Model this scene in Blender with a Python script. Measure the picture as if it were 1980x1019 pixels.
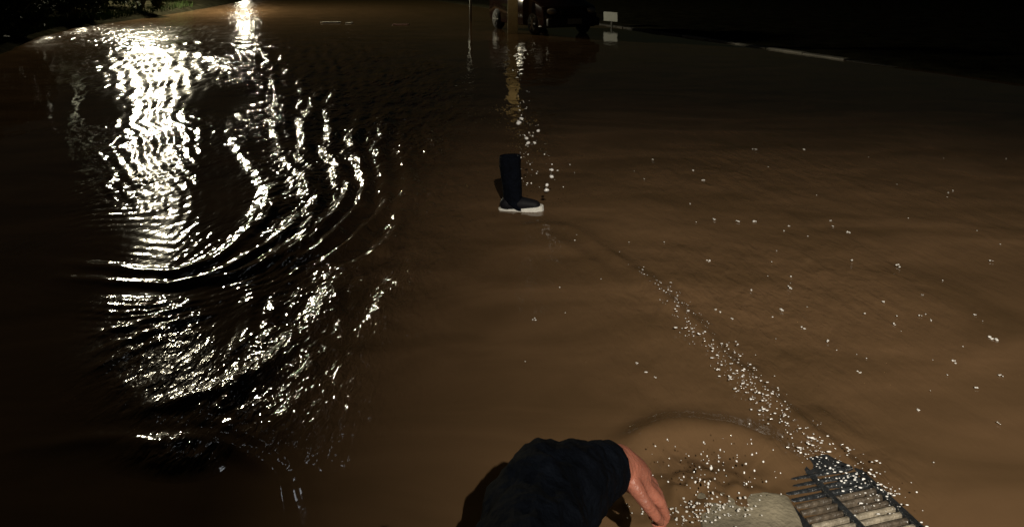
import bpy, bmesh, math, random
import numpy as np
from mathutils import Vector, Matrix

for o in list(bpy.data.objects):
    bpy.data.objects.remove(o)
scene = bpy.context.scene
C = scene.collection
R = math.radians
random.seed(7)
rng = np.random.default_rng(7)

# ------------------------------------------------------------------ camera, sky, light
CAM_H, FOC, HOR = 1.4, 1295.0, -40.0          # eye height, focal length and horizon row (photo pixels)
cam = bpy.data.cameras.new('camera')
cam.sensor_width = 36.0
cam.lens = 36.0 * FOC / 1980.0
cam.shift_y = -(509.5 - HOR) / 1980.0          # shift lens held level: uprights stay upright
cam.clip_start = 0.05
cam.clip_end = 1500.0
cam_o = bpy.data.objects.new('camera', cam)
cam_o.location = (0, 0, CAM_H)
cam_o.rotation_euler = (R(90), 0, 0)
C.objects.link(cam_o)
scene.camera = cam_o

world = bpy.data.worlds.new('World')
scene.world = world
world.use_nodes = True
wn = world.node_tree
wn.nodes.clear()
w_out = wn.nodes.new('ShaderNodeOutputWorld')
w_bg = wn.nodes.new('ShaderNodeBackground')
w_sky = wn.nodes.new('ShaderNodeTexSky')
w_sky.sky_type = 'NISHITA'
w_sky.sun_disc = False
w_sky.sun_elevation = R(4)
w_sky.sun_rotation = R(200)
w_bg.inputs['Strength'].default_value = 0.0018
wn.links.new(w_sky.outputs[0], w_bg.inputs[0])
wn.links.new(w_bg.outputs[0], w_out.inputs[0])

moon = bpy.data.lights.new('moon', 'SUN')
moon.energy = 0.004
moon.angle = R(2)
moon.color = (0.9, 0.95, 1.0)
moon_o = bpy.data.objects.new('moon', moon)
moon_o.rotation_euler = (R(50), 0, R(-160))
C.objects.link(moon_o)

scene.view_settings.view_transform = 'Standard'
scene.view_settings.look = 'None'
scene.view_settings.exposure = 0.0
scene.view_settings.gamma = 1.0
scene.view_settings.use_curve_mapping = False
scene.cycles.sample_clamp_indirect = 4.0

STREET_LAMP = Vector((-14.9, 28.0, 6.0))       # lamp whose glitter path crosses the flood
STREET_W = 6000.0
FAR_LAMP = Vector((-30.0, 75.0, 3.2))
FAR_W = 1100.0
FLOOD_LAMP = Vector((0.7, -5.2, 5.6))        # lamp behind the photographer
FLOOD_W = 4300.0
FLOOD_AIM = Vector((1.15, 2.7, 0.0))


def g(px, py):
    """point of the flood surface that the photo shows at this pixel"""
    y = FOC * CAM_H / (py - HOR)
    return ((px - 990.0) / FOC * y, y)


def at(px, py, y):
    return Vector(((px - 990.0) / FOC * y, y, CAM_H - (py - HOR) * y / FOC))


# ------------------------------------------------------------------ materials
def mat(name, col, rough=0.6, metal=0.0, spec=0.5, var=0.0, scale=8.0, bump=0.0, bscale=30.0, emit=None, estr=0.0, coat=0.0):
    m = bpy.data.materials.new(name)
    m.use_nodes = True
    nt = m.node_tree
    b = nt.nodes['Principled BSDF']
    b.inputs['Base Color'].default_value = (*col, 1)
    b.inputs['Roughness'].default_value = rough
    b.inputs['Metallic'].default_value = metal
    b.inputs['Specular IOR Level'].default_value = spec
    b.inputs['Coat Weight'].default_value = coat
    tc = nt.nodes.new('ShaderNodeTexCoord')
    if var > 0:
        n = nt.nodes.new('ShaderNodeTexNoise')
        n.inputs['Scale'].default_value = scale
        n.inputs['Detail'].default_value = 5
        r = nt.nodes.new('ShaderNodeValToRGB')
        r.color_ramp.elements[0].position = 0.3
        r.color_ramp.elements[1].position = 0.7
        r.color_ramp.elements[0].color = (*[c * (1 - var) for c in col], 1)
        r.color_ramp.elements[1].color = (*[min(1, c * (1 + var)) for c in col], 1)
        nt.links.new(tc.outputs['Object'], n.inputs['Vector'])
        nt.links.new(n.outputs['Fac'], r.inputs['Fac'])
        nt.links.new(r.outputs['Color'], b.inputs['Base Color'])
    if bump > 0:
        n2 = nt.nodes.new('ShaderNodeTexNoise')
        n2.inputs['Scale'].default_value = bscale
        n2.inputs['Detail'].default_value = 6
        bp = nt.nodes.new('ShaderNodeBump')
        bp.inputs['Strength'].default_value = bump
        bp.inputs['Distance'].default_value = 0.02
        nt.links.new(tc.outputs['Object'], n2.inputs['Vector'])
        nt.links.new(n2.outputs['Fac'], bp.inputs['Height'])
        nt.links.new(bp.outputs['Normal'], b.inputs['Normal'])
    if emit:
        b.inputs['Emission Color'].default_value = (*emit, 1)
        b.inputs['Emission Strength'].default_value = estr
    return m


M = {}
M['road'] = mat('wet_asphalt', (0.05, 0.045, 0.04), 0.4, var=0.3, bump=0.4)
M['earth'] = mat('dark_earth', (0.016, 0.015, 0.009), 0.9, var=0.5, scale=3, bump=0.8, bscale=12, spec=0.0)
M['leaf'] = mat('leaf', (0.03, 0.05, 0.014), 0.55, var=0.4, scale=4, spec=0.06)
M['bark'] = mat('bark', (0.06, 0.045, 0.03), 0.9, bump=0.6)
M['steel'] = mat('galvanised_steel', (0.32, 0.33, 0.32), 0.45, metal=0.6, var=0.2)
M['pole'] = mat('dark_pole_paint', (0.03, 0.035, 0.03), 0.5, var=0.2)
M['lens'] = mat('lamp_lens', (0.8, 0.8, 0.8), 0.3, emit=(1, 0.92, 0.76), estr=60)
M['lens_off'] = mat('lamp_glass', (0.7, 0.7, 0.65), 0.2, emit=(1, 0.9, 0.75), estr=8)
M['housing'] = mat('lamp_housing', (0.12, 0.12, 0.12), 0.5)
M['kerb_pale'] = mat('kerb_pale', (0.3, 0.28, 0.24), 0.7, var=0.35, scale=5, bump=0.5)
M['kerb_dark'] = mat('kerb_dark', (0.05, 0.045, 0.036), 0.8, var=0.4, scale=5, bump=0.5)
M['plaster'] = mat('pale_plaster', (0.5, 0.44, 0.28), 0.8, var=0.15, bump=0.3)
M['car_paint'] = mat('dark_car_paint', (0.020, 0.009, 0.007), 0.10, spec=0.5, coat=0.0, var=0.2)
M['rubber'] = mat('rubber', (0.015, 0.015, 0.015), 0.7)
M['alloy'] = mat('alloy', (0.4, 0.4, 0.4), 0.35, metal=0.8)
M['glass_dark'] = mat('dark_glass', (0.01, 0.012, 0.014), 0.05)
M['lamp_clear'] = mat('headlight_lens', (0.6, 0.6, 0.62), 0.08, metal=0.5)
M['plate'] = mat('pale_plate', (0.4, 0.42, 0.39), 0.6, var=0.1)
M['trim'] = mat('black_trim', (0.02, 0.02, 0.02), 0.5)
M['navy'] = mat('navy_cloth', (0.0025, 0.0035, 0.006), 0.85, var=0.4, scale=25, bump=0.5, bscale=60, spec=0.06)
M['denim'] = mat('dark_trousers', (0.003, 0.004, 0.007), 0.9, var=0.4, scale=30, bump=0.5, bscale=80, spec=0.06)
M['shoe_white'] = mat('shoe_white', (0.68, 0.66, 0.6), 0.6, var=0.12, scale=20)
M['shoe_dark'] = mat('shoe_dark', (0.008, 0.008, 0.010), 0.6, spec=0.15)
M['hair'] = mat('hair', (0.015, 0.01, 0.008), 0.6)
M['iron'] = mat('wet_cast_iron', (0.022, 0.024, 0.026), 0.3, var=0.4, scale=30, bump=0.5, bscale=70)
M['bar'] = mat('pale_bar', (0.27, 0.23, 0.17), 0.4, var=0.4, scale=25, bump=0.5, bscale=70)  # paler tone, for the near bars
M['bar_mid'] = mat('mid_tone_bar', (0.09, 0.07, 0.05), 0.4, var=0.5, scale=30, bump=0.5, bscale=70)  # tone between the pale and the dark bars
M['concrete'] = mat('pale_concrete', (0.21, 0.18, 0.125), 0.5, var=0.45, scale=9, bump=0.3, bscale=90)
M['foam'] = mat('foam', (0.66, 0.63, 0.58), 0.25, var=0.1)
M['drop'] = mat('glint_white_drop', (0.9, 0.88, 0.85), 0.12)  # white base colour stands in for glints on clear drops
M['paint_white'] = mat('white_kerb_paint', (0.7, 0.68, 0.62), 0.6, var=0.2)
M['pink'] = mat('faded_red_plastic', (0.4, 0.2, 0.17), 0.6, var=0.2)

# wet skin with red and yellow blotches
sk = mat('skin', (0.36, 0.13, 0.085), 0.42, var=0.3, scale=18, bump=0.25, bscale=120)
sk.node_tree.nodes['Principled BSDF'].inputs['Subsurface Weight'].default_value = 0.08
sk.node_tree.nodes['Principled BSDF'].inputs['Subsurface Radius'].default_value = (0.02, 0.008, 0.004)
M['skin'] = sk


def water_material():
    m = bpy.data.materials.new('muddy_water')
    m.use_nodes = True
    nt = m.node_tree
    b = nt.nodes['Principled BSDF']
    geo = nt.nodes.new('ShaderNodeNewGeometry')
    att = nt.nodes.new('ShaderNodeAttribute')
    att.attribute_name = 'chop'
    # silt swirls
    n1 = nt.nodes.new('ShaderNodeTexNoise')
    n1.inputs['Scale'].default_value = 0.9
    n1.inputs['Detail'].default_value = 5
    n1.inputs['Distortion'].default_value = 1.2
    r1 = nt.nodes.new('ShaderNodeValToRGB')
    r1.color_ramp.elements[0].position = 0.3
    r1.color_ramp.elements[1].position = 0.72
    r1.color_ramp.elements[0].color = (0.087, 0.0515, 0.0240, 1)
    r1.color_ramp.elements[1].color = (0.158, 0.0915, 0.0455, 1)
    mp = nt.nodes.new('ShaderNodeMapping')
    mp.inputs['Rotation'].default_value = (0, 0, R(28))
    mp.inputs['Scale'].default_value = (1.0, 2.6, 1.0)
    nt.links.new(geo.outputs['Position'], mp.inputs['Vector'])
    nt.links.new(mp.outputs['Vector'], n1.inputs['Vector'])
    nt.links.new(n1.outputs['Fac'], r1.inputs['Fac'])
    nt.links.new(r1.outputs['Color'], b.inputs['Base Color'])
    b.inputs['IOR'].default_value = 1.333
    # roughness: ripples too small to see
    mr = nt.nodes.new('ShaderNodeMath')
    mr.operation = 'MULTIPLY_ADD'
    mr.inputs[1].default_value = 0.04
    mr.inputs[2].default_value = 0.04
    nt.links.new(att.outputs['Fac'], mr.inputs[0])
    mi = nt.nodes.new('ShaderNodeAttribute'); mi.attribute_name = 'micro'
    mx = nt.nodes.new('ShaderNodeMath'); mx.operation = 'ADD'
    nt.links.new(mr.outputs[0], mx.inputs[0]); nt.links.new(mi.outputs['Fac'], mx.inputs[1])
    nt.links.new(mx.outputs[0], b.inputs['Roughness'])
    # fine ripples, drawn out along the current; smaller ones where the stream is shallow and quick
    mpf = nt.nodes.new('ShaderNodeMapping')
    mpf.inputs['Rotation'].default_value = (0, 0, R(-14))
    mpf.inputs['Scale'].default_value = (1.0, 0.48, 1.0)
    nt.links.new(geo.outputs['Position'], mpf.inputs['Vector'])
    total = None
    for scale, det, amp, an in ((8.5, 1.5, 0.040, None), (24.0, 1.5, 0.021, 'ripple_mid'), (58.0, 1.5, 0.0100, 'ripple_fine')):
        n = nt.nodes.new('ShaderNodeTexNoise')
        n.inputs['Scale'].default_value = scale
        n.inputs['Detail'].default_value = det
        n.inputs['Distortion'].default_value = 0.5
        nt.links.new(mpf.outputs['Vector'], n.inputs['Vector'])
        k = nt.nodes.new('ShaderNodeMath'); k.operation = 'MULTIPLY'; k.inputs[1].default_value = amp
        nt.links.new(n.outputs['Fac'], k.inputs[0])
        out = k.outputs[0]
        if an:
            a_ = nt.nodes.new('ShaderNodeAttribute'); a_.attribute_name = an
            k2 = nt.nodes.new('ShaderNodeMath'); k2.operation = 'MULTIPLY'
            nt.links.new(out, k2.inputs[0]); nt.links.new(a_.outputs['Fac'], k2.inputs[1])
            out = k2.outputs[0]
        if total is None:
            total = out
        else:
            ad = nt.nodes.new('ShaderNodeMath'); ad.operation = 'ADD'
            nt.links.new(total, ad.inputs[0]); nt.links.new(out, ad.inputs[1])
            total = ad.outputs[0]
    mc = nt.nodes.new('ShaderNodeMath'); mc.operation = 'MULTIPLY'
    nt.links.new(total, mc.inputs[0])
    nt.links.new(att.outputs['Fac'], mc.inputs[1])
    bp = nt.nodes.new('ShaderNodeBump')
    bp.inputs['Strength'].default_value = 1.0
    bp.inputs['Distance'].default_value = 1.0
    nt.links.new(mc.outputs[0], bp.inputs['Height'])
    nt.links.new(bp.outputs['Normal'], b.inputs['Normal'])
    return m


M['water'] = water_material()


# ------------------------------------------------------------------ helpers
def obj(name, me, m, parent=None, loc=None):
    if isinstance(me, bmesh.types.BMesh):
        bm = me
        me = bpy.data.meshes.new(name)
        bm.to_mesh(me)
        bm.free()
    if m is not None:
        me.materials.clear()
        me.materials.append(M[m] if isinstance(m, str) else m)
    o = bpy.data.objects.new(name, me)
    C.objects.link(o)
    if parent:
        o.parent = parent
    if loc is not None:
        o.location = loc
    return o


def empty(name, loc=(0, 0, 0), rz=0.0):
    o = bpy.data.objects.new(name, None)
    o.empty_display_size = 0.1
    o.location = loc
    o.rotation_euler = (0, 0, rz)
    C.objects.link(o)
    return o


def tag(o, label=None, cat=None, group=None, kind=None):
    if label: o['label'] = label
    if cat: o['category'] = cat
    if group: o['group'] = group
    if kind: o['kind'] = kind
    return o


def smooth(o):
    for p in o.data.polygons:
        p.use_smooth = True
    return o


def add_box(bm, c, s, rot=None, bevel=0.0):
    r = bmesh.ops.create_cube(bm, size=1.0)
    vs = r['verts']
    mt = Matrix.Translation(c) @ (rot.to_4x4() if rot else Matrix.Identity(4)) @ Matrix.Diagonal((*s, 1))
    bmesh.ops.transform(bm, matrix=mt, verts=vs)
    if bevel:
        es = {e for v in vs for e in v.link_edges}
        bmesh.ops.bevel(bm, geom=list(es), offset=bevel, segments=2, affect='EDGES', profile=0.5)


def add_tube(bm, p0, p1, r0, r1, n=14, caps=True):
    p0, p1 = Vector(p0), Vector(p1)
    d = p1 - p0
    r = bmesh.ops.create_cone(bm, cap_ends=caps, segments=n, radius1=r0, radius2=r1, depth=d.length)
    q = Vector((0, 0, 1)).rotation_difference(d.normalized())
    bmesh.ops.transform(bm, matrix=Matrix.Translation((p0 + p1) / 2) @ q.to_matrix().to_4x4(), verts=r['verts'])


def add_ball(bm, p, r, sub=2, scale=None):
    res = bmesh.ops.create_icosphere(bm, subdivisions=sub, radius=r)
    mt = Matrix.Translation(p)
    if scale:
        mt = mt @ Matrix.Diagonal((*scale, 1))
    bmesh.ops.transform(bm, matrix=mt, verts=res['verts'])


def flesh(name, chains, balls, m, parent, voxel, smooth_it=6, wobble=0.0):
    """overlapping tapered limbs fused into one continuous surface"""
    bm = bmesh.new()
    for ch in chains:
        for (p0, r0), (p1, r1) in zip(ch[:-1], ch[1:]):
            add_tube(bm, p0, p1, r0, r1, 14)
        for p, r in ch:
            add_ball(bm, p, r * 1.0, 2)
    for p, r, s in balls:
        add_ball(bm, p, r, 3, s)
    o = obj(name, bm, m, parent)
    md = o.modifiers.new('remesh', 'REMESH')
    md.mode = 'VOXEL'
    md.voxel_size = voxel
    md.use_smooth_shade = True
    sm = o.modifiers.new('smooth', 'SMOOTH')
    sm.iterations = smooth_it
    sm.factor = 0.5
    if wobble:
        tx = bpy.data.textures.new(name + '_folds', 'CLOUDS')
        tx.noise_scale = 0.065
        dp = o.modifiers.new('folds', 'DISPLACE')
        dp.texture = tx
        dp.strength = wobble
        dp.texture_coords = 'LOCAL'
    return o


# ------------------------------------------------------------------ noise
_perm = rng.permutation(1024)
_ang = rng.uniform(0, 2 * math.pi, 1024)
_gx, _gy = np.cos(_ang), np.sin(_ang)


def perlin(x, y, seed=0):
    xi, yi = np.floor(x).astype(np.int64), np.floor(y).astype(np.int64)
    xf, yf = x - xi, y - yi
    def grad(ix, iy, dx, dy):
        h = _perm[(_perm[(ix + seed * 57) & 1023] + iy) & 1023]
        return _gx[h] * dx + _gy[h] * dy
    u = xf * xf * xf * (xf * (xf * 6 - 15) + 10)
    v = yf * yf * yf * (yf * (yf * 6 - 15) + 10)
    a = grad(xi, yi, xf, yf) * (1 - u) + grad(xi + 1, yi, xf - 1, yf) * u
    b = grad(xi, yi + 1, xf, yf - 1) * (1 - u) + grad(xi + 1, yi + 1, xf - 1, yf - 1) * u
    return 1.4 * (a * (1 - v) + b * v)


# ------------------------------------------------------------------ setting: road bed
bm = bmesh.new()
vs = [bm.verts.new(v) for v in ((-400, -200, -0.16), (400, -200, -0.16), (400, 900, -0.16), (-400, 900, -0.16))]
bm.faces.new(vs)
tag(obj('road', bm, 'road'), 'flooded asphalt road under the brown water', kind='structure')


# ------------------------------------------------------------------ setting: flood water
def build_water():
    NX = 1150
    py = np.concatenate([np.arange(1400, 1030, -6.0), np.arange(1030, 0, -1.9), np.arange(0, -32, -0.8)])
    Yr = FOC * CAM_H / (py - HOR)
    Yr = np.concatenate([np.linspace(-4.0, Yr[0] - 0.03, 60), Yr])
    s = np.linspace(-1, 1, NX)
    W = np.where(Yr > 0, 0.92 * Yr + 1.6, 1.6 - 0.0 * Yr)
    X = W[:, None] * s[None, :]
    Y = np.repeat(Yr[:, None], NX, axis=1)
    NY = len(Yr)

    # --- where the surface is broken: patches of chop (photo pixel, half sizes, strength)
    patches = [
        (290, 340, 185, 200, 0.46), (300, 140, 150, 55, 0.62), (240, 75, 180, 34, 1.0), (330, 55, 140, 20, 1.0),
        (480, 130, 170, 60, 0.75), (560, 260, 150, 170, 0.50), (650, 190, 170, 120, 0.75), (620, 400, 170, 130, 0.55), (770, 280, 130, 170, 1.1),
        (720, 480, 170, 180, 0.8), (540, 560, 130, 90, 0.34), (300, 700, 165, 110, 0.62), (380, 760, 150, 60, 0.5), (250, 600, 130, 40, 0.45),
        (590, 740, 170, 120, 0.85), (330, 880, 90, 36, 0.55), (640, 600, 120, 100, 0.7), (450, 35, 90, 26, 1.3), (480, 80, 100, 30, 0.5), (1010, 110, 70, 60, 0.3), (560, 90, 110, 30, 0.35),
        (1430, 700, 130, 70, 0.30), (1320, 620, 90, 50, 0.22), (1560, 850, 130, 70, 0.35), (1650, 930, 130, 60, 0.4), (1360, 920, 130, 50, 0.35),
        (1030, 280, 60, 80, 0.35), (1450, 310, 130, 50, 0.35), (1400, 350, 100, 30, 0.3), (1500, 550, 440, 330, 0.3),
    ]
    calm = [(430, 197, 85, 22, 0.95), (190, 215, 70, 26, 0.9), (400, 300, 45, 70, 0.55), (430, 380, 60, 40, 0.55), (60, 560, 130, 330, 0.9),
            (60, 200, 110, 90, 0.9), (310, 565, 150, 14, 0.7), (470, 960, 90, 80, 0.9), (250, 980, 260, 70, 0.9), (450, 640, 50, 50, 0.5)]
    def ell(px, pyy, rx, ry, st, pw=1.0):
        cx, cy = g(px, pyy)
        y0 = g(px, pyy + ry)[1]
        y1 = g(px, max(pyy - ry, -25))[1]
        ax = rx / FOC * cy
        az = cx / cy
        dY = Y - cy
        dX = X - az * Y                              # ellipse runs along the current
        b = np.where(dY > 0, y1 - cy, cy - y0)
        d2 = (dX / (ax * np.clip(Y / cy, 0.5, 2.0))) ** 2 + (dY / b) ** 2
        return st * np.exp(-d2 * 1.1)
    chop = np.zeros_like(X)
    for p in patches:
        chop = np.maximum(chop, ell(*p)) + 0.15 * ell(*p)
    for p in calm:
        chop *= 1.0 - np.clip(ell(*p) * 1.15, 0, 1)
    chop *= 0.75 + 0.7 * np.clip(perlin(X * 1.7, Y * 0.9, 3) + 0.25, -0.6, 1.0)
    chop = np.clip(chop, 0.0, 1.4)
    chop = np.maximum(chop, 0.018 + 0.06 * np.clip((Y - 6.0) / 8.0, 0, 1))

    # micro-ripples: patches of raised roughness that spread the lamp sheen
    micro = np.zeros_like(X)
    for p in [(300, 140, 100, 45, 0.24), (470, 70, 80, 30, 0.13), (300, 330, 50, 190, 0.15), (300, 700, 150, 90, 0.15), (440, 740, 110, 60, 0.06), (250, 70, 130, 22, 0.10), (600, 320, 130, 150, 0.07), (480, 330, 60, 130, 0.05), (75, 84, 60, 16, 0.22), (150, 60, 60, 12, 0.2), (470, 18, 60, 26, 0.25)]:
        micro = np.maximum(micro, ell(*p))
    micro *= 0.7 + 0.9 * np.clip(perlin(X * 3.1, Y * 1.3, 71) + 0.2, -0.5, 0.8)
    # --- heights
    far = np.clip(1.0 - (Y - 14.0) / 40.0, 0.3, 1.0)
    wx = X + 0.05 * perlin(X * 3, Y * 3, 11)
    wy = Y + 0.05 * perlin(X * 3, Y * 3, 12)
    Z = 0.0040 * perlin(X * 0.9, Y * 0.7, 1) + 0.0018 * perlin(wx * 2.3, wy * 1.9, 2)
    c = chop * far
    Z += c * (0.0140 * perlin(wx * 5.5, wy * 2.8, 4) + 0.0090 * perlin(wx * 12, wy * 5.5, 5) + 0.0045 * perlin(wx * 26, wy * 12, 6))

    # --- standing waves: (polyline in photo pixels, height, half width in m at that place per m of distance)
    ridges = [
        ([(140, 505), (250, 523), (330, 530), (400, 508), (460, 470), (505, 430), (528, 390), (520, 350), (480, 310), (462, 270), (455, 235), (430, 222)], 0.020, 0.0140),
        ([(120, 535), (230, 548), (330, 556), (420, 536), (470, 500), (540, 465), (590, 420), (600, 370), (570, 330), (545, 290), (540, 240), (548, 190), (520, 150), (455, 120), (380, 106)], 0.020, 0.0115),
        ([(380, 555), (440, 540), (520, 505), (580, 465), (615, 425), (610, 380), (600, 340), (590, 290), (595, 240), (610, 190), (590, 140)], 0.034, 0.0110),
        ([(480, 530), (540, 505), (600, 470), (650, 420), (676, 370), (655, 330), (636, 280), (645, 240), (655, 200), (640, 150)], 0.040, 0.0110),
        ([(540, 520), (600, 490), (660, 450), (700, 400), (712, 360), (692, 310), (682, 270), (692, 230), (702, 180)], 0.042, 0.0115),
        ([(590, 520), (640, 500), (700, 460), (742, 410), (750, 360), (734, 300), (738, 240), (752, 190)], 0.040, 0.0120),
        ([(650, 530), (720, 500), (770, 450), (790, 390), (785, 320), (790, 250)], 0.032, 0.0130),
        ([(655, 505), (640, 555), (610, 600), (560, 640), (520, 690), (470, 730), (400, 765), (320, 790), (230, 795)], 0.0161, 0.0190),
        ([(555, 520), (542, 570), (525, 620), (505, 665), (460, 700)], 0.0112, 0.0130),
        ([(490, 545), (482, 600), (470, 650), (440, 690)], 0.0099, 0.0140),
        ([(170, 655), (260, 628), (340, 600), (400, 578)], 0.007, 0.0110),
        ([(175, 690), (280, 648), (370, 618), (420, 604)], 0.007, 0.0110),
        ([(150, 730), (240, 690), (340, 655), (420, 640)], 0.007, 0.0120),
        ([(40, 862), (130, 852), (260, 850), (390, 848), (470, 875), (530, 920), (553, 980), (558, 1040)], 0.0124, 0.0170),
        ([(300, 818), (420, 822), (500, 850), (565, 900), (592, 960), (600, 1040)], 0.0087, 0.0150),
        ([(15, 106), (70, 82), (130, 64), (190, 52), (250, 44)], 0.085, 0.0100),
        ([(180, 110), (260, 98), (330, 96), (400, 108), (455, 140), (480, 178)], 0.040, 0.0090),
        ([(1085, 430), (1150, 470), (1240, 535), (1330, 615), (1420, 705), (1510, 790), (1620, 880), (1760, 985)], 0.020, 0.0150),
        ([(1060, 445), (1130, 500), (1200, 560)], 0.005, 0.0140),
        ([(1000, 438), (1060, 436), (1110, 446)], 0.008, 0.0120),
        ([(1180, 885), (1240, 862), (1320, 846), (1410, 846), (1490, 875), (1535, 925)], 0.050, 0.0340),
    ]
    for pl, A, wf in ridges:
        P = np.array([g(*p) for p in pl])
        # subdivide smoothly
        t = np.linspace(0, len(P) - 1, (len(P) - 1) * 5 + 1)
        k = np.arange(len(P))
        Q = np.stack([np.interp(t, k, P[:, 0]), np.interp(t, k, P[:, 1])], 1)
        for _ in range(3):
            Q[1:-1] = 0.25 * Q[:-2] + 0.5 * Q[1:-1] + 0.25 * Q[2:]
        taper = np.minimum(1.0, 4.0 * np.minimum(np.linspace(0, 1, len(Q)), np.linspace(1, 0, len(Q))) + 0.12)
        wq = wf * Q[:, 1]
        mrg = 4 * wq.max()
        ys = np.where((Yr > Q[:, 1].min() - mrg) & (Yr < Q[:, 1].max() + mrg))[0]
        if len(ys) == 0:
            continue
        sl = slice(ys[0], ys[-1] + 1)
        xs, yy = X[sl], Y[sl]
        msk = (xs > Q[:, 0].min() - mrg) & (xs < Q[:, 0].max() + mrg)
        xm, ym = xs[msk], yy[msk]
        xm2 = xm + 0.03 * perlin(xm * 4, ym * 2.5, 21)
        ym2 = ym + 0.03 * perlin(xm * 4, ym * 2.5, 22)
        best = np.full(xm.shape, 1e9)
        tp = np.zeros(xm.shape); wv = np.ones(xm.shape)
        for i in range(len(Q) - 1):
            a, b = Q[i], Q[i + 1]
            d = b - a
            L2 = max(d @ d, 1e-9)
            tt = np.clip(((xm2 - a[0]) * d[0] + (ym2 - a[1]) * d[1]) / L2, 0, 1)
            dd = (xm2 - a[0] - tt * d[0]) ** 2 + (ym2 - a[1] - tt * d[1]) ** 2
            up = dd < best
            best[up] = dd[up]
            tp[up] = taper[i] * (1 - tt[up]) + taper[i + 1] * tt[up]
            wv[up] = wq[i] * (1 - tt[up]) + wq[i + 1] * tt[up]
        hgt = A * tp * np.exp(-best / (wv ** 2)) * (0.8 + 0.55 * perlin(xm * 2.2, ym * 1.2, 31))
        Zs = Z[sl]
        Zs[msk] += hgt
        Z[sl] = Zs
    # shallow parallel ripples fanning out to the right of the first standing wave
    P = np.array([g(*p) for p in ridges[0][0]] + [g(440, 150), g(420, 100)])
    best = np.full(X.shape, 1e9, dtype=np.float32)
    row = (Yr > 1.7) & (Yr < 26)
    Xr, Yy = X[row], Y[row]
    bst = np.full(Xr.shape, 1e9)
    for a, b in zip(P[:-1], P[1:]):
        d = b - a
        tt = np.clip(((Xr - a[0]) * d[0] + (Yy - a[1]) * d[1]) / (d @ d), 0, 1)
        bst = np.minimum(bst, (Xr - a[0] - tt * d[0]) ** 2 + (Yy - a[1] - tt * d[1]) ** 2)
    dist = np.sqrt(bst)
    rel = dist / Yy * FOC                              # distance as the ripples spread
    ph = 2 * math.pi * (rel / 27.0 + 0.55 * perlin(Xr * 1.6, Yy * 0.8, 61) + 0.25 * perlin(Xr * 5, Yy * 3, 62))
    env = np.exp(-((rel - 150.0) / 130.0) ** 2) * np.clip(chop[row] * 1.6, 0, 1) * (0.55 + 0.9 * np.clip(perlin(Xr * 2.5, Yy * 1.4, 63) + 0.2, 0, 1))
    Z[row] += 0.0014 * Yy * env * np.sin(ph) * 0.9
    # slow lumpy turbulence of the current on the right
    tr = 1.0 / (1.0 + np.exp(-(X + 0.1) / 0.25))
    Z += tr * (0.0055 * perlin(wx * 1.9 + 7, wy * 2.6, 64) + 0.0022 * perlin(wx * 5.1, wy * 6.0, 65)) * np.clip((9.0 - Y) / 4.0, 0, 1)
    # water standing up round the reaching hand
    hx, hy = 0.52, 1.78
    Z += 0.035 * np.exp(-(((X - hx) / 0.16) ** 2 + ((Y - hy) / 0.10) ** 2)) * (1 + 0.9 * perlin(X * 22, Y * 22, 41))

    # the current sinks towards the drain and the slab beside it
    sink = np.exp(-(((X - 0.96) / 0.24) ** 4 + ((Y - 1.62) / 0.24) ** 4))
    sink = np.maximum(sink, np.exp(-(((X - 0.62) / 0.20) ** 4 + ((Y - 1.62) / 0.17) ** 4)))
    Z = Z * (1 - 0.85 * sink) - 0.006 * sink
    n = NX * NY
    me = bpy.data.meshes.new('flood_water')
    co = np.stack([X, Y, Z], 2).reshape(-1, 3).astype(np.float32)
    i = (np.arange(NY - 1)[:, None] * NX + np.arange(NX - 1)[None, :]).ravel()
    quads = np.stack([i, i + 1, i + NX + 1, i + NX], 1).astype(np.int32)
    me.vertices.add(n)
    me.vertices.foreach_set('co', co.ravel())
    nf = len(quads)
    me.loops.add(nf * 4)
    me.loops.foreach_set('vertex_index', quads.ravel())
    me.polygons.add(nf)
    me.polygons.foreach_set('loop_start', np.arange(nf, dtype=np.int32) * 4)
    me.polygons.foreach_set('use_smooth', np.ones(nf, dtype=bool))
    me.update(calc_edges=True)
    at_ = me.attributes.new('chop', 'FLOAT', 'POINT')
    at_.data.foreach_set('value', chop.ravel().astype(np.float32))
    for nm, val in (('micro', micro), ('ripple_mid', np.clip((11.0 - Y) / 5.0, 0.15, 1.0)), ('ripple_fine', np.clip((4.6 - Y) / 2.0, 0.0, 1.0))):
        a2 = me.attributes.new(nm, 'FLOAT', 'POINT')
        a2.data.foreach_set('value', val.ravel().astype(np.float32))
    o = obj('flood_water', me, 'water')
    tag(o, 'muddy brown floodwater covering the road', kind='structure')
    return o


build_water()


# ------------------------------------------------------------------ setting: banks
def strip(name, edge, prof, m, label):
    """ground strip: edge polyline, profile of (outward offset, height)"""
    E = [Vector((x, y, 0)) for x, y in edge]
    bm = bmesh.new()
    rows = []
    for i, p in enumerate(E):
        d = (E[min(i + 1, len(E) - 1)] - E[max(i - 1, 0)]).normalized()
        nrm = Vector((-d.y, d.x, 0))
        row = []
        for off, h in prof:
            q = p + nrm * off
            z = h + 0.10 * min(1, max(0, off)) * float(perlin(np.array([q.x * 0.9]), np.array([q.y * 0.9]), 9)[0])
            row.append(bm.verts.new((q.x, q.y, z)))
        rows.append(row)
    for a, b in zip(rows[:-1], rows[1:]):
        for k in range(len(prof) - 1):
            bm.faces.new((a[k], b[k], b[k + 1], a[k + 1]))
    bmesh.ops.recalc_face_normals(bm, faces=bm.faces)
    o = smooth(obj(name, bm, m))
    return tag(o, label, kind='structure')


def dense(pts, n):
    P = np.array(pts)
    t = np.linspace(0, len(P) - 1, n)
    k = np.arange(len(P))
    return list(zip(np.interp(t, k, P[:, 0]), np.interp(t, k, P[:, 1])))


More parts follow.
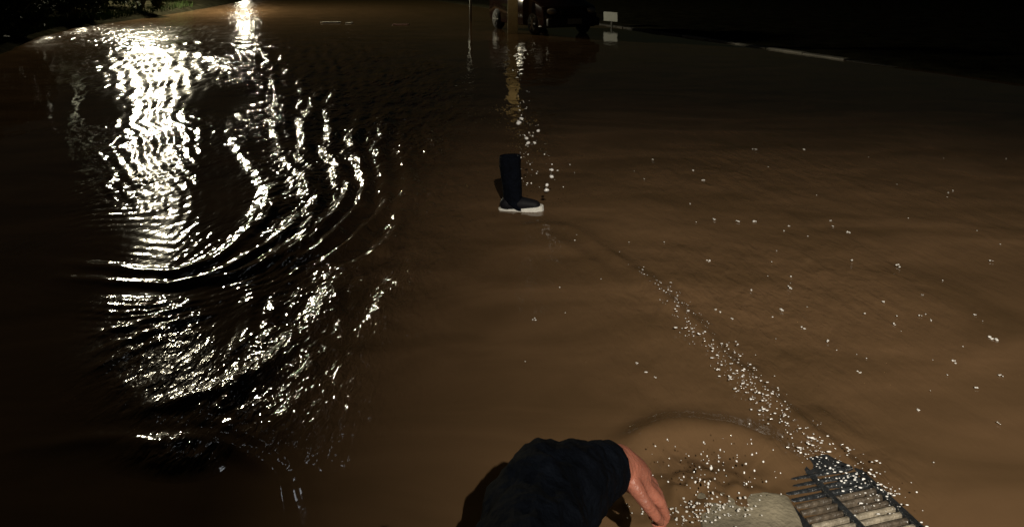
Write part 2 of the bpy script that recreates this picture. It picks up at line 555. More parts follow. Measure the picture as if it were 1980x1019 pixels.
left_edge = dense([(-7.6, 3.0), (-8.3, 7.5), g(15, 103), g(70, 80), g(130, 61), g(190, 49), g(250, 40), (-13.6, 27), (-15.5, 36), (-19, 50), (-26, 80)], 60)
strip('bank', left_edge, [(-0.4, -0.25), (0.0, 0.0), (0.35, 0.14), (1.0, 0.3), (2.5, 0.5), (6, 0.7), (20, 0.9), (60, 1.0)], 'earth', 'dark earth bank along the left edge of the flood')
K0, K1 = Vector((3.15, 19.1, 0)), Vector((6.0, 10.7, 0))
kd = (K1 - K0).normalized()
right_edge = [(K0 - kd * 30)[:2], (K0 - kd * 20)[:2], (K0 - kd * 10)[:2], K0[:2], (K0 + kd * 4)[:2], K1[:2], (K1 + kd * 5)[:2], (K1 + kd * 12)[:2]]
right_edge = dense([tuple(p) for p in right_edge], 40)
strip('verge', right_edge, [(0.16, -0.2), (0.17, 0.03), (0.8, 0.06), (2.5, 0.16), (8, 0.3), (40, 0.6)], 'earth', 'dark verge behind the right hand kerb')

# ------------------------------------------------------------------ kerb along the right verge
kerb = empty('kerb', (K0.x, K0.y, 0), math.atan2(kd.y, kd.x))
tag(kerb, 'long low stone kerb with pale stretches along the right verge', 'kerb')
kb = bmesh.new()
add_box(kb, (0, 0, 0), (0.985, 0.15, 0.24), None, 0.018)
kme = bpy.data.meshes.new('kerb_stone')
kb.to_mesh(kme); kb.free()
kme.materials.append(M['kerb_pale'])
kme_d = kme.copy()
kme_d.materials.clear(); kme_d.materials.append(M['kerb_dark'])
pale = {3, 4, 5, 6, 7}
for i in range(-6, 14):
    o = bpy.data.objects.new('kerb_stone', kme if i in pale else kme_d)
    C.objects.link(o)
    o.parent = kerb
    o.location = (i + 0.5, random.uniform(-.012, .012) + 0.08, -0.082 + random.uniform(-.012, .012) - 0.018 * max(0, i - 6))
    o.rotation_euler = (random.uniform(-.02, .02), random.uniform(-.008, .008), random.uniform(-.01, .01))


# ------------------------------------------------------------------ street lamps
def lamp_post(loc_post, head, label, watts, col, radius, strength_mat='lens'):
    t = empty('street_lamp', (loc_post[0], loc_post[1], loc_post[2]))
    tag(t, label, 'street lamp')
    base = Vector(loc_post)
    h = Vector(head) - base
    bm = bmesh.new()
    add_tube(bm, (0, 0, -0.2), (0, 0, 0.5), 0.10, 0.095)
    add_tube(bm, (0, 0, 0.5), (0, 0, h.z + 0.35), 0.065, 0.045)
    smooth(obj('pole', bm, 'pole', t))
    bm = bmesh.new()
    add_tube(bm, (0, 0, h.z + 0.32), (h.x * 0.5, h.y * 0.5, h.z + 0.45), 0.04, 0.035)
    add_tube(bm, (h.x * 0.5, h.y * 0.5, h.z + 0.45), (h.x, h.y, h.z + 0.26), 0.035, 0.03)
    smooth(obj('arm', bm, 'steel', t))
    bm = bmesh.new()
    add_tube(bm, (h.x, h.y, h.z + 0.14), (h.x, h.y, h.z + 0.32), 0.32 if radius < 0.3 else 0.55, 0.12, 20)
    smooth(obj('lamp_hood', bm, 'housing', t))
    bm = bmesh.new()
    add_ball(bm, (h.x, h.y, h.z + 0.06), 0.16, 2, (1, 1, 0.7))
    smooth(obj('lamp_glass', bm, strength_mat, t))
    L = bpy.data.lights.new('street_light', 'POINT')
    L.energy = watts
    L.color = col
    L.shadow_soft_size = radius
    lo = bpy.data.objects.new('street_light', L)
    C.objects.link(lo)
    lo.parent = t
    lo.location = (h.x, h.y, h.z - 0.08 - radius)
    return t


lamp_post((-18.3, 28.0, 0.5), STREET_LAMP, 'tall street lamp on the left bank lighting the flood', STREET_W, (1.0, 0.90, 0.64), 0.46)
lamp_post((-34.0, 77.0, 0.7), FAR_LAMP, 'far street lamp beyond the end of the flooded road', FAR_W, (1.0, 0.90, 0.66), 0.2)


def flood_lamp():
    t = empty('flood_lamp', (FLOOD_LAMP.x - 0.6, FLOOD_LAMP.y - 0.4, -0.16))
    tag(t, 'flood lamp on a steel pole behind the photographer', 'flood lamp')
    h = FLOOD_LAMP - t.location
    aim = (FLOOD_AIM - FLOOD_LAMP).normalized()
    bm = bmesh.new()
    add_tube(bm, (0, 0, 0), (0, 0, h.z + 0.3), 0.06, 0.045)
    smooth(obj('pole', bm, 'steel', t))
    bm = bmesh.new()
    add_tube(bm, (0, 0, h.z + 0.1), h - aim * 0.25, 0.03, 0.025)
    smooth(obj('arm', bm, 'steel', t))
    bm = bmesh.new()
    add_tube(bm, h - aim * 0.28, h - aim * 0.02, 0.06, 0.17, 20)
    smooth(obj('lamp_hood', bm, 'housing', t))
    bm = bmesh.new()
    add_tube(bm, h - aim * 0.018, h - aim * 0.010, 0.15, 0.15, 20)
    obj('lamp_glass', bm, 'lens_off', t)
    # unseen side and top plates added to the lamp: they end the pool of light at the left and at the far side
    src = h + aim * 0.12
    for nm, tgt, along, out in (('side_light_blocker', Vector((-0.16, 3.0, 0)), None, -1), ('top_light_blocker', Vector((1.2, 5.7, 0)), None, 1)):
        ray = (tgt - FLOOD_LAMP).normalized()
        e0 = src + ray * 0.34
        if nm == 'side_light_blocker':
            sd = ray.cross(Vector((0, 0, 1))).normalized() * -1
            vert = sd.cross(ray).normalized()
            c = e0 + sd * 0.10
            mt = Matrix((sd, ray, vert)).transposed()
            bm = bmesh.new(); add_box(bm, c - ray * 0.10, (0.20, 0.24, 0.56), mt, 0.0)
            bm.free()
            bm = bmesh.new(); add_box(bm, c, (0.20, 0.006, 0.60), mt, 0.002)
        else:
            sd = ray.cross(Vector((0, 0, 1))).normalized()
            vert = sd.cross(ray).normalized()
            mt = Matrix((sd, ray, vert)).transposed()
            bm = bmesh.new(); add_box(bm, e0 + vert * 0.10 + ray * 0.012, (0.56, 0.006, 0.20), mt, 0.002)
        obj(nm, bm, 'housing', t)
    L = bpy.data.lights.new('flood_light', 'SPOT')
    L.energy = FLOOD_W
    L.color = (1.0, 0.93, 0.80)
    L.shadow_soft_size = 0.032
    L.spot_size = R(46)
    L.spot_blend = 0.9
    lo = bpy.data.objects.new('flood_light', L)
    C.objects.link(lo)
    lo.parent = t
    lo.location = h + aim * 0.12
    lo.rotation_euler = aim.to_track_quat('-Z', 'Y').to_euler()


flood_lamp()


# ------------------------------------------------------------------ shrubs
def shrub(name, loc, rx, ry, rz, n, label, leaf=0.09):
    t = empty(name, loc)
    tag(t, label, 'shrub')
    bm = bmesh.new()
    tips = []
    for k in range(9):
        a = random.uniform(0, 6.28)
        q = Vector((math.cos(a) * rx * random.uniform(.2, .7), math.sin(a) * ry * random.uniform(.2, .7), rz * random.uniform(1.0, 1.7)))
        mid = q * 0.5 + Vector((random.uniform(-.1, .1), random.uniform(-.1, .1), 0.1))
        add_tube(bm, (random.uniform(-.08, .08), random.uniform(-.08, .08), -0.15), mid, 0.03, 0.02, 6)
        add_tube(bm, mid, q, 0.02, 0.008, 6)
        tips.append(q)
    obj('stem', bm, 'bark', t)
    centres = [(np.array(q), random.uniform(.25, .5)) for q in tips]
    for k in range(14):
        a = random.uniform(0, 6.28); e = random.uniform(-0.5, 1.0)
        centres.append((np.array((math.cos(a) * rx * .75, math.sin(a) * ry * .75, rz * (0.9 + .7 * e))), random.uniform(.2, .45)))
    V, F = [], []
    for k in range(n):
        c, r = centres[k % len(centres)]
        v = rng.normal(0, 1, 3); v /= np.linalg.norm(v)
        p = c + v * r * min(rx, rz) * rng.uniform(.5, 1.15)
        if p[2] < 0.02: p[2] = rng.uniform(.02, .3)
        u = rng.normal(0, 1, 3); u /= np.linalg.norm(u)
        w = np.cross(u, rng.normal(0, 1, 3)); w /= np.linalg.norm(w)
        l = leaf * rng.uniform(.6, 1.4)
        b = len(V)
        V += [p - u * l, p + w * l * .35, p + u * l, p - w * l * .35]
        F.append((b, b + 1, b + 2, b + 3))
    me = bpy.data.meshes.new('foliage')
    me.from_pydata([tuple(v) for v in V], [], F)
    obj('foliage', me, 'leaf', t)
    return t


shrub('shrub', (-10.6, 13.6, 0.2), 1.0, 1.0, 0.75, 2600, 'leafy shrub nearest the viewer on the left bank')
shrub('shrub', (-13.4, 17.8, 0.3), 1.2, 1.1, 0.85, 2600, 'rounded shrub in the middle of the left bank')
shrub('shrub', (-15.2, 22.5, 0.35), 1.3, 1.2, 0.9, 2600, 'wide shrub in front of the lamp pole on the bank')
shrub('shrub', (-16.2, 31.0, 0.4), 1.3, 1.2, 0.9, 2200, 'farthest shrub on the left bank past the lamp')
shrub('shrub', (-9.9, 12.0, 0.05), 0.8, 0.8, 0.5, 2600, 'low shrub overhanging the water at the left picture edge')
shrub('shrub', (-11.6, 15.2, 0.1), 0.9, 0.9, 0.55, 2600, 'low shrub on the waterline between the two nearest bank shrubs')
shrub('shrub', (-13.2, 20.2, 0.1), 1.0, 1.0, 0.6, 2600, 'low dark shrub where the bank curves away at the glitter')
shrub('shrub', (-14.0, 25.0, 0.1), 1.0, 1.0, 0.7, 2200, 'far waterline shrub just before the street lamp')

# grass on the left bank, too many blades to count
V, F = [], []
for k in range(9000):
    i = rng.integers(0, 44)
    a, b = np.array(left_edge[i]), np.array(left_edge[i + 1])
    d = (b - a) / np.linalg.norm(b - a)
    p = a + (b - a) * rng.uniform() + np.array((-d[1], d[0])) * (0.25 + rng.exponential(1.2))
    off = 0.15 + 0.1 * rng.uniform()
    h = rng.uniform(.08, .28)
    lx, ly = rng.normal(0, .07, 2)
    w = 0.012
    n0 = len(V)
    V += [(p[0] - w, p[1], off - .1), (p[0] + w, p[1], off - .1), (p[0] + lx, p[1] + ly, off + h)]
    F.append((n0, n0 + 1, n0 + 2))
me = bpy.data.meshes.new('grass')
me.from_pydata(V, [], F)
tag(obj('grass', me, 'leaf'), 'dark tufts of grass on the left bank', 'grass', kind='stuff')


# ------------------------------------------------------------------ parked car
def build_car():
    yaw = R(-25)
    t = empty('parked_car', (0.81, 16.2, 0.0))
    t.rotation_euler = (0, 0, R(25))
    tag(t, 'dark hatchback car parked at the far edge of the flood', 'car')
    # local axes: x to the right across the front, y back along the car; origin = near front corner on the ground
    Wd, Ln = 1.52, 3.6
    prof = [(0.00, 0.30), (-0.02, 0.42), (0.02, 0.62), (0.10, 0.72), (0.85, 0.92), (1.45, 1.36), (1.75, 1.42), (2.9, 1.42), (3.35, 1.25), (3.55, 0.85), (3.6, 0.5), (3.55, 0.28), (3.2, 0.2), (0.1, 0.2)]
    bm = bmesh.new()
    def sec(x, inset):
        out = []
        for (y, z) in prof:
            yy = 1.8 + (y - 1.8) * (1 - inset * 0.06)
            zz = z if z < 0.8 else 0.8 + (z - 0.8) * (1 - inset * 0.10)
            out.append(bm.verts.new((x, yy, zz)))
        return out
    xs = [(0.0, 1.0), (0.05, 0.5), (0.2, 0.15), (0.76, 0.0), (1.32, 0.15), (1.47, 0.5), (1.52, 1.0)]
    secs = []
    for x, ins in xs:
        s = []
        for (y, z) in prof:
            yy = 1.8 + (y - 1.8) * (1 - ins * 0.06)
            xx = x
            if z > 0.9:                           # tumblehome of the cabin
                xx = 0.76 + (x - 0.76) * (1 - (z - 0.9) * 0.38)
            s.append(bm.verts.new((xx, yy, z)))
        secs.append(s)
    n = len(prof)
    for a, b in zip(secs[:-1], secs[1:]):
        for k in range(n):
            bm.faces.new((a[k], a[(k + 1) % n], b[(k + 1) % n], b[k]))
    bm.faces.new(secs[0]); bm.faces.new(list(reversed(secs[-1])))
    bmesh.ops.recalc_face_normals(bm, faces=bm.faces)
    body = smooth(obj('body', bm, 'car_paint', t))
    bv = body.modifiers.new('bevel', 'BEVEL'); bv.width = 0.03; bv.segments = 2; bv.limit_method = 'ANGLE'
    bm = bmesh.new(); add_box(bm, (0.76, -0.03, 0.34), (1.46, 0.12, 0.2), None, 0.035)
    smooth(obj('bumper', bm, 'trim', t))
    bm = bmesh.new(); add_box(bm, (0.76, -0.015, 0.56), (0.72, 0.06, 0.12), None, 0.015)
    obj('grille', bm, 'trim', t)
    for x in (0.2, 1.32):
        bm = bmesh.new(); add_ball(bm, (x, 0.06, 0.60), 0.12, 2, (1.15, 0.8, 0.75))
        smooth(obj('headlight', bm, 'lamp_clear', t))
    bm = bmesh.new(); add_box(bm, (0.76, -0.096, 0.36), (0.4, 0.012, 0.13), None, 0.004)
    obj('number_plate', bm, 'plate', t)
    bm = bmesh.new()
    q = [(0.2, 0.93, 0.955), (1.32, 0.93, 0.955), (1.18, 1.43, 1.335), (0.34, 1.43, 1.335)]
    f = bm.faces.new([bm.verts.new((x, y - 0.02, z + 0.025)) for x, y, z in q])
    e = bmesh.ops.extrude_face_region(bm, geom=[f])
    bmesh.ops.translate(bm, vec=(0, 0.02, -0.02), verts=[v for v in e['geom'] if isinstance(v, bmesh.types.BMVert)])
    bmesh.ops.recalc_face_normals(bm, faces=bm.faces)
    obj('windscreen', bm, 'glass_dark', t)
    for sx, x0 in ((-1, 0.0), (1, 1.52)):
        for y0, y1 in ((1.55, 2.35), (2.42, 3.05)):
            bm = bmesh.new()
            xl = 0.76 + (x0 - 0.76) * (1 - 0.02) + sx * 0.012
            xh = 0.76 + (x0 - 0.76) * (1 - 0.42 * 0.38) + sx * 0.012
            vs = [bm.verts.new(v) for v in ((xl, y0 - 0.25, 0.95), (xl, y1, 0.95), (xh, y1 - 0.05, 1.32), (xh, y0 + 0.1, 1.32))]
            f = bm.faces.new(vs)
            e = bmesh.ops.extrude_face_region(bm, geom=[f])
            bmesh.ops.translate(bm, vec=(-sx * 0.02, 0, 0), verts=[v for v in e['geom'] if isinstance(v, bmesh.types.BMVert)])
            bmesh.ops.recalc_face_normals(bm, faces=bm.faces)
            obj('side_window', bm, 'glass_dark', t)
        bm = bmesh.new(); add_box(bm, (x0 + sx * 0.09, 1.25, 0.98), (0.16, 0.09, 0.11), None, 0.03)
        smooth(obj('wing_mirror', bm, 'car_paint', t))
        bm = bmesh.new(); add_box(bm, (x0 + sx * 0.008, 2.1, 0.82), (0.03, 0.16, 0.03), None, 0.008)
        obj('door_handle', bm, 'trim', t)
        for yw in (0.68, 2.95):
            w = empty('wheel', (x0 - sx * 0.07, yw, 0.28))
            w.parent = t
            bm = bmesh.new(); add_tube(bm, (-0.09, 0, 0), (0.09, 0, 0), 0.285, 0.285, 28)
            bmesh.ops.bevel(bm, geom=[e for e in bm.edges if len(e.link_faces) == 2 and e.calc_face_angle() > 1.2], offset=0.03, segments=2, affect='EDGES')
            smooth(obj('tyre', bm, 'rubber', w))
            bm = bmesh.new()
            add_tube(bm, (sx * 0.086, 0, 0), (sx * 0.096, 0, 0), 0.055, 0.05, 14)
            for k in range(6):
                a = k * math.pi / 3
                add_tube(bm, (sx * 0.09, 0, 0), (sx * 0.092, math.cos(a) * 0.18, math.sin(a) * 0.18), 0.022, 0.018, 6)
            obj('rim', bm, 'alloy', w)
    return t


build_car()

# ------------------------------------------------------------------ gate pillar with an added hooded lamp, pale plate, far bits
p = empty('gate_pillar', (0.02, 17.3, -0.16))
tag(p, 'pale yellow plastered pillar lit beside the dark car', 'pillar')
bm = bmesh.new(); add_box(bm, (0, 0, 1.25), (0.26, 0.26, 2.5), None, 0.012)
obj('shaft', bm, 'plaster', p)
bm = bmesh.new(); add_box(bm, (0, 0, 2.54), (0.36, 0.36, 0.08), None, 0.012)
obj('cap', bm, 'plaster', p)
wl = bmesh.new(); add_tube(wl, (0, -0.55, 2.36), (0, -0.55, 2.52), 0.13, 0.05, 16)
add_tube(wl, (0, -0.12, 2.46), (0, -0.55, 2.48), 0.02, 0.02, 8)
smooth(obj('lamp_hood', wl, 'housing', p))
L = bpy.data.lights.new('added_pillar_light', 'SPOT')  # lamp added out of view to warm the pillar face and water
L.energy = 12; L.color = (1.0, 0.72, 0.36); L.spot_size = R(110); L.spot_blend = 0.6; L.shadow_soft_size = 0.05
lo = bpy.data.objects.new('added_pillar_light', L); C.objects.link(lo); lo.parent = p; lo.location = (0.0, -0.55, 2.3)
lo.rotation_euler = (R(4), 0, 0)

q = empty('plate_on_post', (0, 0, 0))
tag(q, 'small pale square plate on a short post right of the car', 'sign')
q.rotation_euler = (0, 0, R(-58))
pp = at(1181, 33, 19.5)
q.location = (pp.x, 19.5, 0)
bm = bmesh.new(); add_box(bm, (0, 0, pp.z), (0.62, 0.03, 0.27), None, 0.006)
obj('plate', bm, 'plate', q)
bm = bmesh.new(); add_tube(bm, (0, 0.04, -0.16), (0, 0.04, pp.z + 0.1), 0.025, 0.025, 8)
obj('post', bm, 'steel', q)

x, y = g(910, 42)
q = empty('marker_post', (x, y, 0))
tag(q, 'thin grey post standing in the far water', 'post')
bm = bmesh.new(); add_tube(bm, (0, 0, -0.16), (0, 0, 1.5), 0.045, 0.04, 10)
smooth(obj('shaft', bm, 'steel', q))
bm = bmesh.new(); add_ball(bm, (0, 0, 1.5), 0.06, 2)
smooth(obj('cap', bm, 'steel', q))

x, y = g(640, 45)
bm = bmesh.new(); add_box(bm, (0, 0, -0.03), (0.62, 0.18, 0.13), Matrix.Rotation(0.12, 3, 'Z'), 0.02)
tag(obj('kerb_block', bm, 'paint_white', None, (x, y, 0.0)), 'white painted kerb block showing above the far water', 'kerb block')
x, y = g(676, 46)
bm = bmesh.new(); add_box(bm, (0, 0, -0.03), (0.22, 0.16, 0.12), Matrix.Rotation(-0.3, 3, 'Z'), 0.02)
tag(obj('broken_kerb_piece', bm, 'paint_white', None, (x, y, 0.0)), 'short broken kerb piece right of the white block', 'kerb block')
x, y = g(775, 49)
bm = bmesh.new(); add_box(bm, (0, 0, -0.05), (0.5, 0.16, 0.13), Matrix.Rotation(0.05, 3, 'Z'), 0.02)
tag(obj('red_barrier_board', bm, 'pink', None, (x, y, 0.01)), 'dull reddish board lying at the far water edge', 'board')


# ------------------------------------------------------------------ people
def V3(*a):
    return Vector(a)


def lerp(a, b, t):
    return a + (b - a) * t


def hand(wrist, knuck, tip_dir, side, up):
    """chains of a half-closed hand: wrist -> knuckle centre, fingers bending towards tip_dir"""
    d = (knuck - wrist).normalized()
    s = side.normalized()
    ch = []
    lens = [0.078, 0.086, 0.080, 0.064]
    for k, f in enumerate((-1.5, -0.5, 0.5, 1.5)):
        kn = knuck + s * (0.0222 * f) - d * (0.006 * abs(f)) 
        L = lens[k]
        b1 = (d * 0.35 + tip_dir * 0.85 + s * 0.05 * f).normalized()
        b2 = (d * -0.55 + tip_dir * 0.75).normalized()
        b3 = (d * -0.95 + tip_dir * 0.2).normalized()
        p1 = kn + b1 * L * 0.5
        p2 = p1 + b2 * L * 0.33
        p3 = p2 + b3 * L * 0.25
        ch.append([(wrist + s * 0.011 * f + d * 0.01, 0.021), (lerp(wrist, kn, 0.55), 0.018), (kn + up * 0.003, 0.0125), (p1, 0.0098), (p2, 0.0088), (p3, 0.0074)])
    tb = wrist + d * 0.025 - s * 0.032
    t1 = tb + (d * 0.6 - s * 0.7 + tip_dir * 0.3).normalized() * 0.042
    t2 = t1 + (d * 0.8 - s * 0.15 + tip_dir * 0.5).normalized() * 0.034
    t3 = t2 + (d * 0.7 + s * 0.2 + tip_dir * 0.6).normalized() * 0.026
    ch.append([(wrist + d * 0.012 - s * 0.012, 0.022), (tb, 0.017), (t1, 0.0125), (t2, 0.0108), (t3, 0.0085)])
    return ch


def crouching_person():
    t = empty('person', (-0.25, 0.55, 0.0))
    tag(t, 'person in a dark navy jacket reaching one bare hand into the water', 'person')
    o0 = t.location
    def L(v):
        return v - o0
    wr = L(V3(0.222, 1.385, 0.398))
    kn = L(V3(0.302, 1.420, 0.318))
    el = L(V3(0.050, 1.18, 0.490))
    sh = L(V3(0.0, 0.88, 0.53))
    shl = L(V3(-0.40, 0.80, 0.52))
    ch_ = L(V3(-0.22, 0.85, 0.47))
    pel = L(V3(-0.30, 0.42, 0.34))
    neck = L(V3(-0.23, 0.74, 0.58))
    head = L(V3(-0.25, 0.62, 0.70))
    kr, kl = L(V3(-0.08, 0.80, 0.42)), L(V3(-0.52, 0.80, 0.42))
    ar, al = L(V3(-0.12, 0.42, 0.0)), L(V3(-0.48, 0.42, 0.0))
    ell_ = L(V3(-0.55, 0.92, 0.36))
    wrl = L(V3(-0.42, 1.02, 0.30))
    d = (kn - wr).normalized()
    tip = V3(0.30, 0.25, -0.92).normalized()
    side = d.cross(tip).normalized()
    up = side.cross(d).normalized()
    if up.z < 0: up = -up
    chains = [
        [(el, 0.045), (lerp(el, wr, 0.5), 0.044), (wr, 0.036), (lerp(wr, kn, 0.45), 0.034)],
        [(sh, 0.055), (el, 0.045)], [(shl, 0.055), (ell_, 0.045), (wrl, 0.028)],
        [(sh, 0.06), (ch_, 0.13), (shl, 0.06)], [(ch_, 0.14), (pel, 0.15)], [(ch_, 0.08), (neck, 0.052), (head, 0.055)],
        [(pel, 0.11), (kr, 0.065), (ar, 0.042)], [(pel, 0.11), (kl, 0.065), (al, 0.042)],
    ] + hand(wr, kn, tip, side, up) + hand(wrl, wrl + V3(0.06, 0.07, -0.03), V3(0.3, 0, -0.9), V3(0.5, -0.5, 0), V3(0, 0, 1))
    balls = [(head, 0.10, (0.78, 0.95, 1.12)), (head + V3(0, 0.095, -0.015), 0.016, (1, 1.2, 1.4)), (head + V3(0.078, 0, -0.01), 0.022, (0.5, 1, 1.4)), (head + V3(-0.078, 0, -0.01), 0.022, (0.5, 1, 1.4)), (head + V3(0, 0.08, -0.075), 0.03, (1.2, 0.7, 0.6))]
    body = flesh('body', chains, balls, 'skin', t, 0.0038, 2)
    cuff = lerp(wr, el, 0.40)
    jac = flesh('jacket', [
        [(sh, 0.094), (lerp(sh, el, 0.5), 0.088), (el, 0.080), (lerp(el, cuff, 0.45), 0.073), (lerp(el, cuff, 0.8), 0.066), (cuff, 0.060)],
        [(shl, 0.09), (ell_, 0.075), (lerp(ell_, wrl, 0.9), 0.052)],
        [(sh, 0.10), (ch_, 0.175), (shl, 0.10)], [(ch_, 0.18), (pel + V3(0, 0.05, 0.06), 0.18)], [(ch_, 0.12), (neck, 0.075)]], [], 'navy', t, 0.008, 3, 0.045)
    ca = (wr - el).normalized()
    flesh('cuff', [[(cuff + ca * 0.030, 0.056), (cuff + ca * 0.062, 0.050)]], [], 'navy', t, 0.005, 2, 0.012)
    flesh('trousers', [[(pel, 0.15), (kr, 0.085), (ar + V3(0, 0, 0.04), 0.065)], [(pel, 0.15), (kl, 0.085), (al + V3(0, 0, 0.04), 0.065)]], [], 'denim', t, 0.012, 4)
    flesh('hair', [], [(head + V3(0, -0.02, 0.035), 0.104, (0.82, 0.98, 0.95))], 'hair', t, 0.012, 2)
    for a in (ar, al):
        flesh('shoe', [[(a + V3(0, -0.06, 0.0), 0.045), (a + V3(0, 0.08, -0.005), 0.045), (a + V3(0, 0.18, -0.015), 0.034)]], [], 'shoe_dark', t, 0.010, 3)
    for s in (-1, 1):
        bm = bmesh.new(); add_ball(bm, head + V3(0.032 * s, 0.082, 0.012), 0.013, 2)
        smooth(obj('eye', bm, 'paint_white', t))


def boot():
    t = empty('boot', (0.02, 4.07, -0.018))
    t.rotation_euler = (R(-3), R(-4), R(-5))
    tag(t, 'dark tall boot with a pale sole standing in the water beside the splash', 'boot')
    bm = bmesh.new()
    rings = [(0.02, 0.050, 0.040), (0.06, 0.056, -0.004), (0.10, 0.057, -0.008), (0.16, 0.059, -0.010), (0.22, 0.062, -0.012), (0.28, 0.066, -0.012), (0.335, 0.068, -0.012), (0.343, 0.065, -0.012), (0.335, 0.060, -0.012), (0.2, 0.055, -0.012)]
    prev = None
    for z, r, ox in rings:
        cur = []
        for k in range(22):
            a = k * 2 * math.pi / 22
            rr = r * (1 + 0.035 * math.sin(3 * a + z * 40) + 0.02 * math.sin(z * 90))
            cur.append(bm.verts.new((ox + rr * math.cos(a), rr * 0.9 * math.sin(a), z)))
        if prev:
            for k in range(22):
                bm.faces.new((prev[k], prev[(k + 1) % 22], cur[(k + 1) % 22], cur[k]))
        prev = cur
    bm.faces.new(prev)
    bmesh.ops.recalc_face_normals(bm, faces=bm.faces)
    smooth(obj('shaft', bm, 'denim', t))
    flesh('foot', [[(V3(-0.05, 0, 0.055), 0.044), (V3(0.05, -0.004, 0.050), 0.043), (V3(0.125, -0.01, 0.040), 0.033)]], [], 'shoe_dark', t, 0.006, 3)
    outl = [(-0.105, 0.0), (-0.095, 0.032), (-0.03, 0.040), (0.06, 0.050), (0.13, 0.047), (0.168, 0.026), (0.178, 0.0), (0.168, -0.026), (0.13, -0.047), (0.06, -0.050), (-0.03, -0.040), (-0.095, -0.032)]
    bm = bmesh.new()
    lo_, hi_ = [], []
    for u, w in outl:
        toe = 0.016 * max(0, (u - 0.08) / 0.1)
        lo_.append(bm.verts.new((u, w, -0.03 + toe)))
        hi_.append(bm.verts.new((u * 0.985, w * 0.95, 0.034 + toe * 0.4)))
    k = len(outl)
    for i in range(k):
        bm.faces.new((lo_[i], lo_[(i + 1) % k], hi_[(i + 1) % k], hi_[i]))
    bm.faces.new(hi_); bm.faces.new(list(reversed(lo_)))
    bmesh.ops.recalc_face_normals(bm, faces=bm.faces)
    so = obj('sole', bm, 'shoe_white', t)
    bv = so.modifiers.new('bevel', 'BEVEL'); bv.width = 0.006; bv.segments = 2; bv.limit_method = 'ANGLE'


crouching_person()
boot()

# ------------------------------------------------------------------ drain grate and concrete block
gx, gy = g(1648, 990)
dg = empty('drain_grate', (gx, gy - 0.05, -0.008), R(13))
dg.rotation_euler = (R(-2.0), R(-0.8), R(13))
dg.scale = (0.78, 0.9, 1.0)
tag(dg, 'slotted iron drain grate half out of the water at lower right', 'drain grate')
bm = bmesh.new()
add_box(bm, (-0.175, 0.0, 0), (0.03, 0.56, 0.035), None, 0.006)
add_box(bm, (0.175, 0.0, 0), (0.03, 0.56, 0.035), None, 0.006)
add_box(bm, (0, 0.245, 0.001), (0.318, 0.07, 0.034), None, 0.006)
add_box(bm, (0, -0.265, 0.001), (0.318, 0.03, 0.034), None, 0.006)
add_box(bm, (0, 0, -0.03), (0.36, 0.54, 0.012), None, 0.003)
obj('frame', bm, 'iron', dg)
bb = bmesh.new(); add_box(bb, (0, 0, 0), (0.318, 0.0125, 0.03), None, 0.004)
bme = bpy.data.meshes.new('bar'); bb.to_mesh(bme); bb.free(); bme.materials.append(M['bar'])
bmd = bme.copy(); bmd.materials.clear(); bmd.materials.append(M['iron'])
bmm = bme.copy(); bmm.materials.clear(); bmm.materials.append(M['bar_mid'])
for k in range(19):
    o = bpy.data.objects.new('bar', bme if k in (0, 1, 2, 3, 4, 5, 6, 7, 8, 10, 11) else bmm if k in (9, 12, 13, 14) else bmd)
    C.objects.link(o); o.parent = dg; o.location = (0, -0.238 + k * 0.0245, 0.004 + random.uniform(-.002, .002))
bm = bmesh.new(); add_box(bm, (-0.01, 0, 0.003), (0.026, 0.49, 0.034), None, 0.005)
obj('crossbar', bm, 'iron', dg)


cx, cy = g(1452, 1015)
bm = bmesh.new()
add_box(bm, (0, 0, 0), (0.26, 0.30, 0.08), Matrix.Rotation(0.2, 3, 'Z'), 0.012)
bmesh.ops.subdivide_edges(bm, edges=bm.edges[:], cuts=3, use_grid_fill=True)
for v in bm.verts:
    n_ = float(perlin(np.array([v.co.x * 14 + 5]), np.array([v.co.y * 14 + v.co.z * 9]), 55)[0])
    v.co += Vector((v.co.x, v.co.y, v.co.z * 0.4)).normalized() * 0.014 * n_
cb = smooth(obj('concrete_block', bm, 'concrete', None, (cx, cy - 0.05, -0.027)))
cb.rotation_euler = (R(1.5), R(1), R(-14))
tag(cb, 'pale broken concrete block beside the drain grate', 'concrete block')


# ------------------------------------------------------------------ spray and foam, too many drops to count
_unit = bmesh.new()
bmesh.ops.create_icosphere(_unit, subdivisions=2, radius=1.0)
_uv = np.array([v.co[:] for v in _unit.verts]); _uf = np.array([[v.index for v in f.verts] for f in _unit.faces]); _unit.free()


def drops(name, items, m, label, cat):
    Vs, Fs = [], []
    n = 0
    for (x, y, z, r, sx, sy, sz) in items:
        lump = 1.0 + 0.28 * np.sin(_uv @ rng.normal(0, 2.2, 3) + rng.uniform(0, 6.28))[:, None]
        j = _uv * lump * np.array((r * sx, r * sy, r * sz)) + np.array((x, y, z))
        Vs.append(j); Fs.append(_uf + n); n += len(_uv)
    me = bpy.data.meshes.new(name)
    me.from_pydata(np.concatenate(Vs).tolist(), [], np.concatenate(Fs).tolist())
    o = smooth(obj(name, me, m))
    return tag(o, label, cat, kind='stuff')


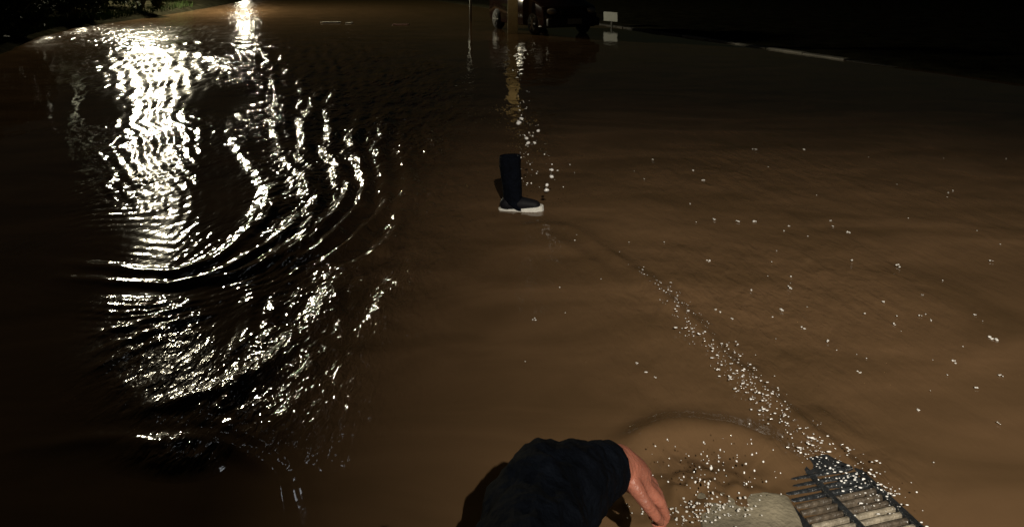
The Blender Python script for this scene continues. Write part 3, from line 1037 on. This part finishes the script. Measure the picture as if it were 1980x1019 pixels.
items = []
line = [(1240, 533, 6), (1300, 585, 22), (1340, 640, 34), (1400, 700, 42), (1450, 745, 48), (1500, 800, 46), (1570, 870, 46), (1640, 925, 50), (1720, 970, 44)]
dens = [18, 76, 60, 84, 110, 76, 110, 110, 66]
for (px, py, sp), nn in zip(line, dens):
    for k in range(nn):
        qx = px + random.gauss(0, 26) + 0.0
        qy = py + (qx - px) * 0.85 + random.gauss(0, sp * 0.55)
        x, y = g(qx, qy)
        r = min(abs(random.gauss(0, 1)) ** 1.5 * 0.0010 + 0.0006, 0.0021)
        if random.random() < 0.06: r *= 1.4
        items.append((x, y, 0.010 + random.random() ** 3 * 0.025, r, random.uniform(.8, 2.6), random.uniform(.7, 1.5), 0.6))
for k in range(110):      # spray round the hand
    px, py = random.gauss(1370, 60), random.gauss(905, 34)
    y = random.uniform(1.66, 1.85)
    v = at(px, py, y)
    if v.z < 0.02: v.z = 0.03
    items.append((v.x, v.y, v.z, abs(random.gauss(0, 1)) * 0.0010 + 0.0006, 1, 1, 1.1))
drops('spray', items, 'drop', 'line of spray drops, white for their glints, running from the wake to the drain grate', 'spray')

items = []
for k in range(90):       # water kicked up by the wading foot
    a = random.random()
    px = 1000 + abs(random.gauss(0, 34)) * (0.4 + a)
    py = 190 + a * 170 + random.gauss(0, 18)
    y = random.uniform(3.9, 4.3)
    v = at(px, py, y)
    v.z = max(v.z, 0.02)
    r = abs(random.gauss(0, 1)) * 0.0016 + 0.0008
    items.append((v.x, v.y, v.z, r, 1, 1, 1.2))
for px, py, r in ((1003, 238, .012), (1008, 230, .010), (1041, 253, .009), (1018, 268, .008), (1067, 342, .010), (1058, 358, .009), (1057, 368, .012), (1068, 329, .008), (1078, 330, .005), (1021, 277, .009), (1034, 276, .008)):
    v = at(px, py, 4.05)
    items.append((v.x, v.y, max(v.z, 0.02), r, 1.2, 1, 1))
drops('splash', items, 'drop', 'splash of water drops flung up around the dark boot', 'splash')

items = []
spots = [(1918, 656, 9), (1845, 701, 7), (1735, 515, 5), (1708, 584, 5), (1672, 608, 4), (1730, 629, 5), (1785, 572, 3), (1528, 557, 7), (1513, 600, 6), (1555, 636, 6),
         (1600, 660, 5), (1664, 722, 6), (1776, 795, 5), (1935, 728, 5), (1888, 752, 5), (1368, 505, 6), (1425, 430, 5), (1380, 425, 4), (1460, 430, 6), (1525, 438, 4),
         (1610, 438, 4), (1640, 450, 5), (1605, 428, 3), (1262, 310, 5), (1250, 722, 6), (1232, 705, 5), (1265, 730, 6), (1415, 618, 5), (1453, 562, 4), (1116, 456, 6),
         (1885, 610, 4), (1800, 620, 3), (1780, 612, 4), (1360, 350, 6), (1340, 330, 5), (1460, 290, 5), (1555, 290, 5), (1035, 620, 6), (1932, 820, 4), (1392, 605, 4), (1385, 600, 4), (1915, 505, 4), (1648, 505, 4)]
for px, py, s in spots:
    x, y = g(px, py)
    r = s * 0.42 * y / FOC
    for k in range(3):
        items.append((x + random.gauss(0, r * .7), y + random.gauss(0, r * 1.2), 0.004, r * random.uniform(.4, .75), random.uniform(1, 1.6), 1.1, 0.8))
for k in range(60):
    px, py = random.uniform(1010, 1960), random.uniform(300, 960)
    x, y = g(px, py)
    items.append((x, y, 0.003, random.uniform(.6, 1.2) * y / FOC, 1.2, 1.2, 0.8))
for k in range(190):      # froth by the concrete block
    px, py = random.gauss(1350, 55), random.gauss(1000, 14)
    x, y = g(px, py)
    items.append((x, y, 0.012 + random.random() * 0.02, random.uniform(.0008, .0028), 1.2, 1.2, 0.6))
drops('foam', items, 'foam', 'scattered white foam bubbles drifting on the brown water', 'foam')
